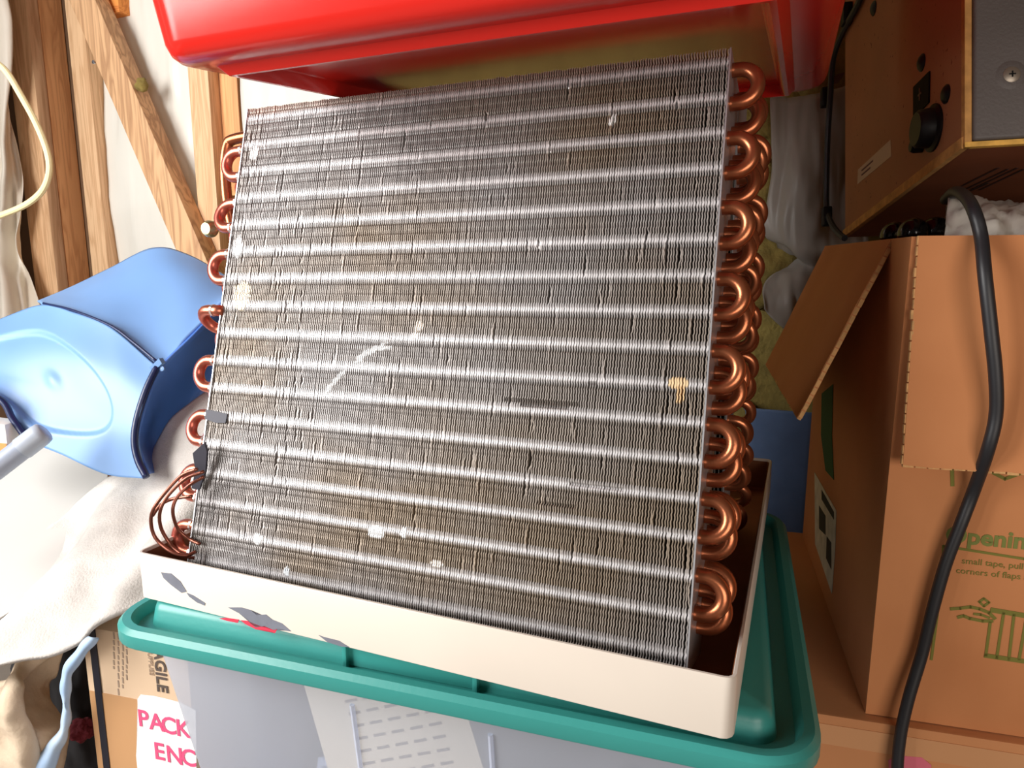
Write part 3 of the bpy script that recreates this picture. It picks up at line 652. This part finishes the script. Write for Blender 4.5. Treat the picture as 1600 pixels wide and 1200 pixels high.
# heavy cord over the box front
dp = lambda x, y, o_: PP(x, y, Mbx @ V((0,-o_,0)), bs_)
pts = [dp(1478,312,-.10), dp(1492,300,-.06), dp(1508,307,-.025), dp(1522,330,.008), dp(1533,370,.016), dp(1539,430,.030), dp(1549,520,.034), dp(1556,590,.034), dp(1556,650,.032), dp(1543,705,.030), dp(1522,765,.012), dp(1501,820,.012), dp(1478,880,.012), dp(1458,950,.012), dp(1441,1020,.012), dp(1420,1090,.016), dp(1407,1150,.020), dp(1402,1210,.024), dp(1404,1300,.03)]
tag(obj('power_cord', tube(crom(pts, 110), .0050, 12), MATS['black_rubber'], None, 180), 'thick black power cord hanging down the front of the open moving box', 'cord')

# ================================================================ blue container in the gap between coil and box
c = P(1228, 700, 1.16)
Mg = frame(V((c.x-.07, c.y, 0)), V((1,0,0)), V((0,1,0)), V((0,0,1)))
bt_ = thing('blue_container', V((c.x, c.y, 0)), 'dull blue plastic container standing in the gap beside the open moving box', 'container')
zt_ = P(1230,642,1.16).z
obj('shell', rloft(.12, .10, .02, [(.02,.0),(.006,.0),(.003,.01),(0,zt_-.01),(-.003,zt_-.006),(-.003,zt_),(.002,zt_),(.004,.02)], Mg, True, True), mat('dull_blue', (112,140,186), .5, var=.12, vs=14), bt_, 40)
# ================================================================ left side
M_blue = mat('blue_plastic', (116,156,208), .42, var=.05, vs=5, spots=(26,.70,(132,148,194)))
M_blue2 = mat('blue_plastic_shaded', (74,118,196), .4, var=.06, vs=8)  # same plastic as the shell, inner shade put into a deeper blue
bl = thing('blue_shell', P(190, 700, .92), 'pale blue moulded plastic hood with a dark seam leaning by the studs', 'plastic hood')
J = lambda l: [P(*t) for t in l]
up_rows = [J([(58,470,1.10),(110,448,1.09),(170,419,1.08),(238,387,1.06),(296,398,1.04),(372,442,1.0)]),
           J([(60,470,1.06),(110,458,1.035),(172,438,1.02),(243,425,1.0),(298,428,.99),(368,450,.985)]),
           J([(63,472,1.02),(110,470,.985),(172,475,.955),(246,490,.935),(300,470,.945),(360,458,.965)]),
           J([(68,474,.985),(112,484,.945),(172,508,.91),(246,569,.875),(292,526,.90),(352,464,.94)])]
solid(obj('upper_shell', loft(up_rows, 50, 36), M_blue, bl, 180, 'pale blue upper shell'), .004)
def recess(u, v, p):
    e = ((u-.36)*1.0+(v-.56)*.0); a_ = math.radians(24); du, dv = (u-.30)/.46, (v-.58)/.34
    e = du*du+dv*dv; k = max(0, min(1, (1.08-e)/.16)); k = k*k*(3-2*k)
    bq = math.exp(-(((u-.42)/.04)**2+((v-.60)/.06)**2))
    return -.007*k + .004*bq
lo_rows = [J([(-60,525,1.02),(10,494,1.01),(66,476,.98),(112,487,.938),(172,511,.904),(243,571,.868)]),
           J([(-60,545,.95),(5,535,.93),(66,535,.91),(125,560,.88),(180,590,.86),(226,620,.845)]),
           J([(-60,580,.90),(5,585,.89),(70,605,.875),(130,640,.855),(180,670,.84),(213,680,.83)]),
           J([(-60,600,.87),(3,628,.865),(42,684,.855),(100,712,.845),(165,741,.83),(226,748,.815)])]
solid(obj('lower_shell', loft(lo_rows, 90, 70, recess), M_blue, bl, 180, 'pale blue lower shell with oval recess'), .004)
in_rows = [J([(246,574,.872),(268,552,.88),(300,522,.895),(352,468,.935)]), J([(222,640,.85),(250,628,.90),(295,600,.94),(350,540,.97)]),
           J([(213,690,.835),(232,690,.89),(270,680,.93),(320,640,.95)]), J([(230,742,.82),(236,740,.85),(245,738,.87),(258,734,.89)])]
solid(obj('inner_face', loft(in_rows, 30, 30), M_blue2, bl, 180, 'inside of the hood, shade put in as deeper blue'), .003)
obj('rim', tube(crom(J([(246,572,.866),(228,610,.85),(214,655,.838),(210,690,.828),(216,720,.82),(229,746,.812)]), 30), .0042, 8), mat('navy_rim', (24,38,80), .35), bl, 180, 'dark navy rim')
obj('seam', tube(crom(J([(68,474,.981),(112,484.5,.94),(172,508.5,.905),(210,536,.885),(244,564,.868)]), 30), .0018, 6), MATS['navy_rim'], bl, 180, 'dark seam line')
obj('latch', poly(J([(233,575,.862),(248,560,.862),(253,568,.862),(240,580,.862)]), V((0,-1,0)), -.006), M_blue, bl, None)
obj('snap_pin', lathe([(.0035,0),(.0035,.002),(0,.003)], Ms(P(254,576,.866), V((.2,-.95,.2)).normalized(), V((0,.2,1)).normalized()), 12), M_blue, bl)
obj('bottom_rim', tube(crom(J([(-60,596,.862),(0,624,.858),(20,655,.855),(42,686,.85)]), 20), .004, 8), MATS['navy_rim'], bl, 180)

# pole, carton with label, board
gp = thing('grey_pole', P(-40,760,.76), 'short grey plastic pole with rounded end at the left edge', 'pole')
p0, p1 = P(-110,812,.74), P(70,674,.79); dd_ = (p1-p0).normalized()
obj('shaft', tube([p0, p1-dd_*.006, p1-dd_*.002, p1], [.0125,.0125,.0115,.008], 20), mat('grey_pvc', (158,168,186), .4), gp, 50)
obj('end_cap', tube([p1-dd_*.03, p1-dd_*.007, p1-dd_*.001, p1+dd_*.001], [.0134,.0134,.0124,.009], 20), mat('grey_cap', (172,182,196), .4), gp, 50)
oc = thing('orange_carton', P(-20,700,.84), 'white carton with an orange stripe at the left edge behind grey pole', 'carton')
q0 = P(-70,690,.84); ox = (P(30,700,.84)-q0).normalized(); Mo = frame(q0-V((0,0,.02)), ox, V((-ox.y,ox.x,0)).normalized(), V((0,0,1)))
obj('carton_body', box((0,0,.010),(.064,.03,.048), Mo, bev=.002), mat('white_card', (238,236,230), .6), oc)
obj('orange_stripe', box((.001,-.0008,.0115),(.063,.0,.024), Mo), mat('orange_print', (240,150,84), .6), oc, None)
obj('dark_print', box((.044,-.0008,.031),(.051,.0,.034), Mo), mat('navy_print', (30,36,80), .6), oc, None)

A1, B1, C1 = P(-70,690,.96), P(168,742,.93), P(-70,985,.74)
nbd = (B1-A1).cross(C1-A1).normalized(); nbd = nbd if nbd.dot(CAM-A1) > 0 else -nbd
bp_ = [PP(x, y, A1, nbd) for x, y in ((-70,690),(62,692),(120,715),(168,742),(165,800),(110,880),(40,940),(-70,1010))]
o = obj('foam_board', poly(bp_, -nbd, .012), mat('off_white_board', (196,194,190), .6, var=.03, vs=4), None, None)
tag(o, 'smooth off-white board lying under grey pole beside the cloth', 'board')
cl_rows = [J([(-80,985,.80),(20,890,.83),(95,812,.87),(165,745,.90),(228,738,.90),(292,645,.90),(345,580,.93)]),
           J([(-80,1000,.77),(25,930,.79),(105,860,.82),(172,800,.84),(232,775,.85),(290,720,.84),(345,670,.86)]),
           J([(-80,1010,.74),(25,960,.755),(112,905,.77),(180,858,.79),(232,830,.80),(285,790,.80),(335,760,.82)]),
           J([(-80,1030,.71),(20,1000,.715),(112,955,.725),(180,910,.735),(225,880,.745),(262,858,.755),(300,835,.78)]),
           J([(-80,1058,.69),(12,1034,.685),(105,1008,.68),(160,985,.68),(200,955,.69),(228,928,.70),(262,880,.73)])]
def cfold(u, v, p): return .008*math.sin(u*11+v*9+2*noise.noise(p*5)) + .006*noise.noise(p*11) + .0025*noise.noise(p*34)
o = obj('canvas_cloth', loft(cl_rows, 90, 70, cfold), mat('canvas', (202,197,192), .9, var=.18, vs=24, bump=.3, bs=420), None, 180)
tag(solid(o, .006), 'off-white canvas cloth draped between the blue hood and green lid', 'cloth')
# carton under the cloth, one corner showing behind the pan
k0_ = P(300,872,.80); ch = k0_.z
obj_c = thing('brown_carton', V((k0_.x-.2, k0_.y+.1, 0)), 'brown carton hidden under the canvas cloth, behind the fragile carton', 'carton')
obj('carton_body', box((k0_.x-.24,k0_.y+.06,0),(k0_.x-.01,k0_.y+.26,ch-.035), bev=.002), M_card, obj_c)
# carton with FRAGILE print
hy = math.radians(15); Ls = head(math.sin(hy), math.cos(hy))-CAM; Lt = head(math.cos(hy), -math.sin(hy))-CAM
lf = P(141,1100,.715); lf.z = 0
rt = PP(305,1170,lf,Ls); LWd = (rt-lf).dot(Lt); ZLB = P(165,975,.72).z
Mlf = frame(lf, Lt, Ls, V((0,0,1)))
lc = thing('fragile_carton', Mlf @ V((LWd/2,.15,0)), 'tall cardboard carton with fragile print and white label left of tote', 'carton')
obj('carton_body', box((0,0,0),(LWd,.10,ZLB), Mlf, bev=.0015), mat('pale_cardboard', (214,186,156), .8, var=.03, vs=7), lc)
onl = lambda x, y: Mlf.inverted() @ PP(x, y, lf, Ls)
a_ = onl(152,1100).x; b_ = onl(162,1100).x; obj('black_strap', box((a_,-.0015,0),(b_,.0,ZLB), Mlf), mat('black_strap', (28,28,40), .5), lc, None, 'black vertical strap')
zt = onl(200,1090).z
obj('packing_tape', box((.0015,-.0006,0),(LWd-.001,0,zt), Mlf), mat('brown_tape', (196,150,106), .35, var=.05), lc, None, 'brown packing tape')
wl = [PP(x, y, lf-Ls*.0008, Ls) for x, y in ((215,1092),(220,1085),(240,1087),(262,1092),(284,1098),(306,1110),(308,1250),(220,1250),(216,1210),(213,1180),(217,1140))]
lab = obj('white_label', poly(wl, -Ls, .0004), mat('label_white', (246,244,242), .6), lc, None, 'torn white label')
PINK = mat('pink_ink', (226,84,128), .7)
Mtx = lambda x, y, z=-.0016: Mlf @ Matrix.Translation(V((onl(x,y).x, z, onl(x,y).z))) @ Matrix.Rotation(math.pi/2,4,'X')
hz = lambda x, y0, y1: abs(onl(x,y0).z-onl(x,y1).z)
for s_, x, y, h in (('P',218,1132,26),('A',236,1137,26),('C',254,1142,26),('K',277,1147,26),('E',243,1183,26),('N',262,1188,26),('C',285,1192,26)):
    text(s_, hz(x,y-h,y)*1.38, Mtx(x,y), PINK, lab, bold=.0005)
rot = Matrix.Rotation(-math.pi/2,4,'Z')
BLK = mat('grey_print', (88,76,70), .8)
text('FRAGILE', hz(245,1020,1080)*.42, Mtx(238,984,-.0008) @ rot, BLK, lc, bold=.0004)
text('FIELD SUPPLIES', hz(232,1020,1075)*.185, Mtx(228,985,-.0008) @ rot, mat('faint_print', (160,138,120), .8), lc)
for x, y0, y1 in ((178,988,1045),(185,990,1088),(192,992,1076),(198,994,1062)):
    n_ = 0; yy = y0
    while yy < y1:
        l_ = random.uniform(5,12); q0, q1 = onl(x,yy), onl(x,min(yy+l_,y1)); obj('print_line', box((q0.x-.0011,-.0004,q1.z),(q0.x+.0008,0,q0.z), Mlf), MATS['faint_print'], lc, None); yy += l_+2.2
# bundle of cloth, light blue strap, garments below
M_bei = mat('beige_cloth', (204,184,160), .9, var=.1, vs=14, bump=.2, bs=200)
r_ = [J([(-80,1060,.78),(0,1048,.76),(60,1030,.75),(118,1012,.76)]), J([(-80,1120,.72),(5,1080,.70),(40,1075,.72),(70,1060,.78)]),
      J([(-80,1170,.70),(15,1130,.69),(62,1130,.70),(85,1120,.76)]), J([(-80,1230,.70),(30,1200,.70),(70,1190,.70),(95,1165,.74)]), J([(-80,1300,.72),(30,1280,.72),(70,1270,.72),(80,1260,.74)])]
o = obj('beige_cloth', loft(r_, 60, 60, lambda u,v,p: .010*math.sin(u*11+v*7+3*fbm(p,6))+.008*fbm(p,18,3)), M_bei, None, 180)
tag(solid(o, .004), 'crumpled beige cloth bundle hanging below the canvas at bottom left', 'cloth')
r_ = [[P(x-w_,y,f_), P(x,y,f_-.006), P(x+w_,y,f_)] for x, y, f_, w_ in ((146,996,.67,7),(126,1020,.672,9),(106,1050,.68,7),(103,1080,.69,5),(104,1120,.70,4),(97,1148,.70,7),(80,1175,.70,14),(62,1215,.70,18),(40,1280,.71,18))]
o = obj('light_blue_strap', loft(r_, 8, 60, lambda u,v,p: .001*math.sin(v*40)), mat('light_blue_webbing', (196,216,236), .7, col2=(150,184,226), vs=12), None, 180)
tag(solid(o, .002), 'light blue webbing strap dangling from the canvas at bottom left', 'strap')
lump('gap_shade_lump', P(112,1110,.88), (.075,.05,.17), mat('gap_shade_black', (26,24,26), .95), 'black lump added for the dark shade left of the fragile carton', 'cloth', 11, .18)  # added black lump that stands in for shade in the gap
lump('red_garment', P(128,1140,.80), (.016,.014,.012), mat('dark_red_cloth', (96,14,28), .9, var=.2), 'dark red cloth lump in the shadow beside the fragile carton', 'cloth', 5)
